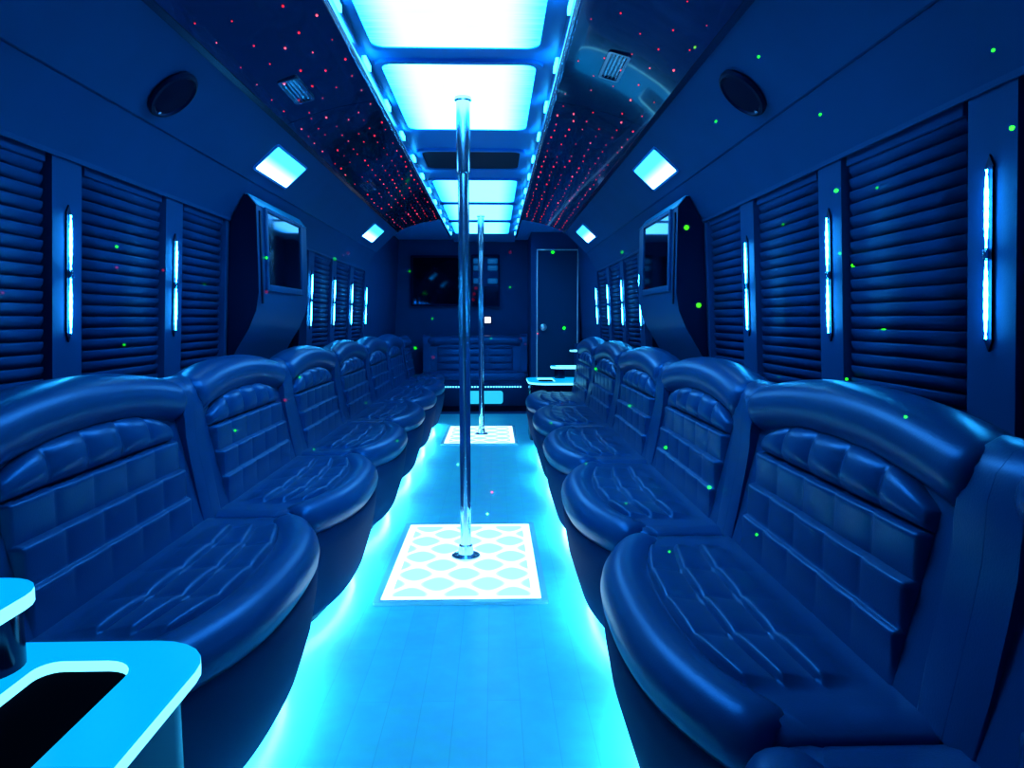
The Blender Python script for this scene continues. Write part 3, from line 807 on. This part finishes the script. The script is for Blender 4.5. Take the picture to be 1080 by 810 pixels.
dance_pole(-.016, 2.93, 'tall chrome dance pole nearer the camera'); dance_pole(-.004, 6.15, 'shorter looking chrome dance pole farther back')

# ------------------------------------------------------------------ glowing two-tier drink tables
def acrylic(name, outer, inner, z0, z1, parent):
    bm = nb(); ring_prism(bm, outer, inner, z0, z1)
    o = link_mesh(name, bm, ACR_TOP, parent=parent, angle=30)
    o.data.materials.append(ACR_EDGE)
    for p in o.data.polygons:
        if abs(p.normal.z) < .5: p.material_index = 1
    return o
def drink_table(label, loc, sgn, third=False):
    """sgn=+1: stands on the left with its lit side to +X, local +Y away from the camera"""
    t = thing('drink_table', label, 'table', loc, group='glowing two-tier drink tables')
    m = lambda pts: [(sgn * p[0], p[1]) for p in pts]
    bm = nb(); prism(bm, m(rrect(-.50, -.50, .195, .065, (.12, .02, .02, .12))), lambda p, z: (p[0], p[1], z), -.003, .5215); link_mesh('cabinet', bm, DARKGLOSS, parent=t, angle=30)
    acrylic('lit_top', m(rrect(-.50, -.52, .21, .085, (.10, .02, .02, .16))), m(rrect(-.030, -.36, .115, .022, (.05, .03, .03, .05))), .5225, .54, t)
    bm = nb(); prism(bm, m(rrect(-.06, -.38, .13, .035, .03)), lambda p, z: (p[0], p[1], z), .5215, .5235); link_mesh('well_floor', bm, mat('matt_black', (.001, .002, .004), .95, spec=0.0), parent=t, smooth=False)
    bm = nb(); lathe(bm, [(0, .54), (.05, .54), (.05, .645), (0, .645)], 28, c=(sgn * -.10, .0, 0)); link_mesh('riser', bm, DARKGLOSS, parent=t)
    acrylic('lit_shelf', m(rrect(-.40, -.20, -.012, .035, (.07, .02, .02, .09))), m(rrect(-.36, -.155, -.055, -.008, (.045, .02, .02, .05))), .645, .665, t)
    bm = nb(); tube(bm, [(sgn * -.172, -.19, .665 - .125 + i * .07) for i in range(9)], .011, 12); link_mesh('post', bm, DARKGLOSS, parent=t)
    if third:
        bm = nb(); tube(bm, [(sgn * -.26, -.05, .665 + i * .02) for i in range(8)], .02, 12); link_mesh('riser', bm, DARKGLOSS, parent=t)
        acrylic('lit_shelf', m(rrect(-.33, -.14, -.19, .03, .05)), m(rrect(-.30, -.11, -.22, 0, .03)), .806, .82, t)
    return t
drink_table('glowing cyan two-tier table in the bottom left corner', (-.535, .975, 0), 1)
rt = drink_table('small glowing table at the rear right by the door', (.62, 6.32, 0), -1, third=True); rt.scale = (1, 1, .94)

# ------------------------------------------------------------------ back wall: television, equipment rack, lit button
t = thing('television', 'dark television on the back wall', 'television', (-.57, Y1 - .001, 1.51))
bm = nb(); ring_prism(bm, rrect(-.31, -.30, .31, .30, .02), rrect(-.285, -.275, .285, .275, .008), 0, .05); bmesh.ops.rotate(bm, verts=bm.verts[:], matrix=Matrix.Rotation(PI/2, 3, 'X')); link_mesh('bezel', bm, DARK, parent=t, angle=30)
bm = nb(); box(bm, (-.29, -.04, -.28), (.29, -.002, .28)); link_mesh('screen', bm, SCREEN, parent=t, smooth=False)
t = thing('equipment_rack', 'small dark rack of equipment on back wall behind the poles', 'rack', (.01, Y1 - .001, 1.51))
bm = nb(); ring_prism(bm, rrect(-.17, -.31, .17, .31, .015), rrect(-.152, -.29, .152, .29, .01), 0, .07); bmesh.ops.rotate(bm, verts=bm.verts[:], matrix=Matrix.Rotation(PI/2, 3, 'X')); link_mesh('case', bm, DARK, parent=t, angle=30)
bm = nb(); box(bm, (-.152, -.03, -.29), (.152, -.002, -.06)); link_mesh('blank_panel', bm, DARKGLOSS, parent=t, smooth=False)
for cx in (-.085, .085):
    for z in (.235, .155, .0):
        bm = nb(); box(bm, (cx - .06, -.055, z - .032), (cx + .06, -.004, z + .032), bevel=.018, seg=3); link_mesh('equipment_face', bm, RACK_LIT, parent=t)
t = thing('wall_switch', 'small glowing white switch on the back wall by rear pole', 'switch', (.035, Y1 - .001, 1.045))
bm = nb(); box(bm, (-.05, -.012, -.05), (.05, 0, .05), bevel=.004); link_mesh('plate', bm, DARK, parent=t)
bm = nb(); box(bm, (-.035, -.016, -.035), (.035, -.012, .035), bevel=.002); link_mesh('lit_button', bm, WHITE_LIT, parent=t)
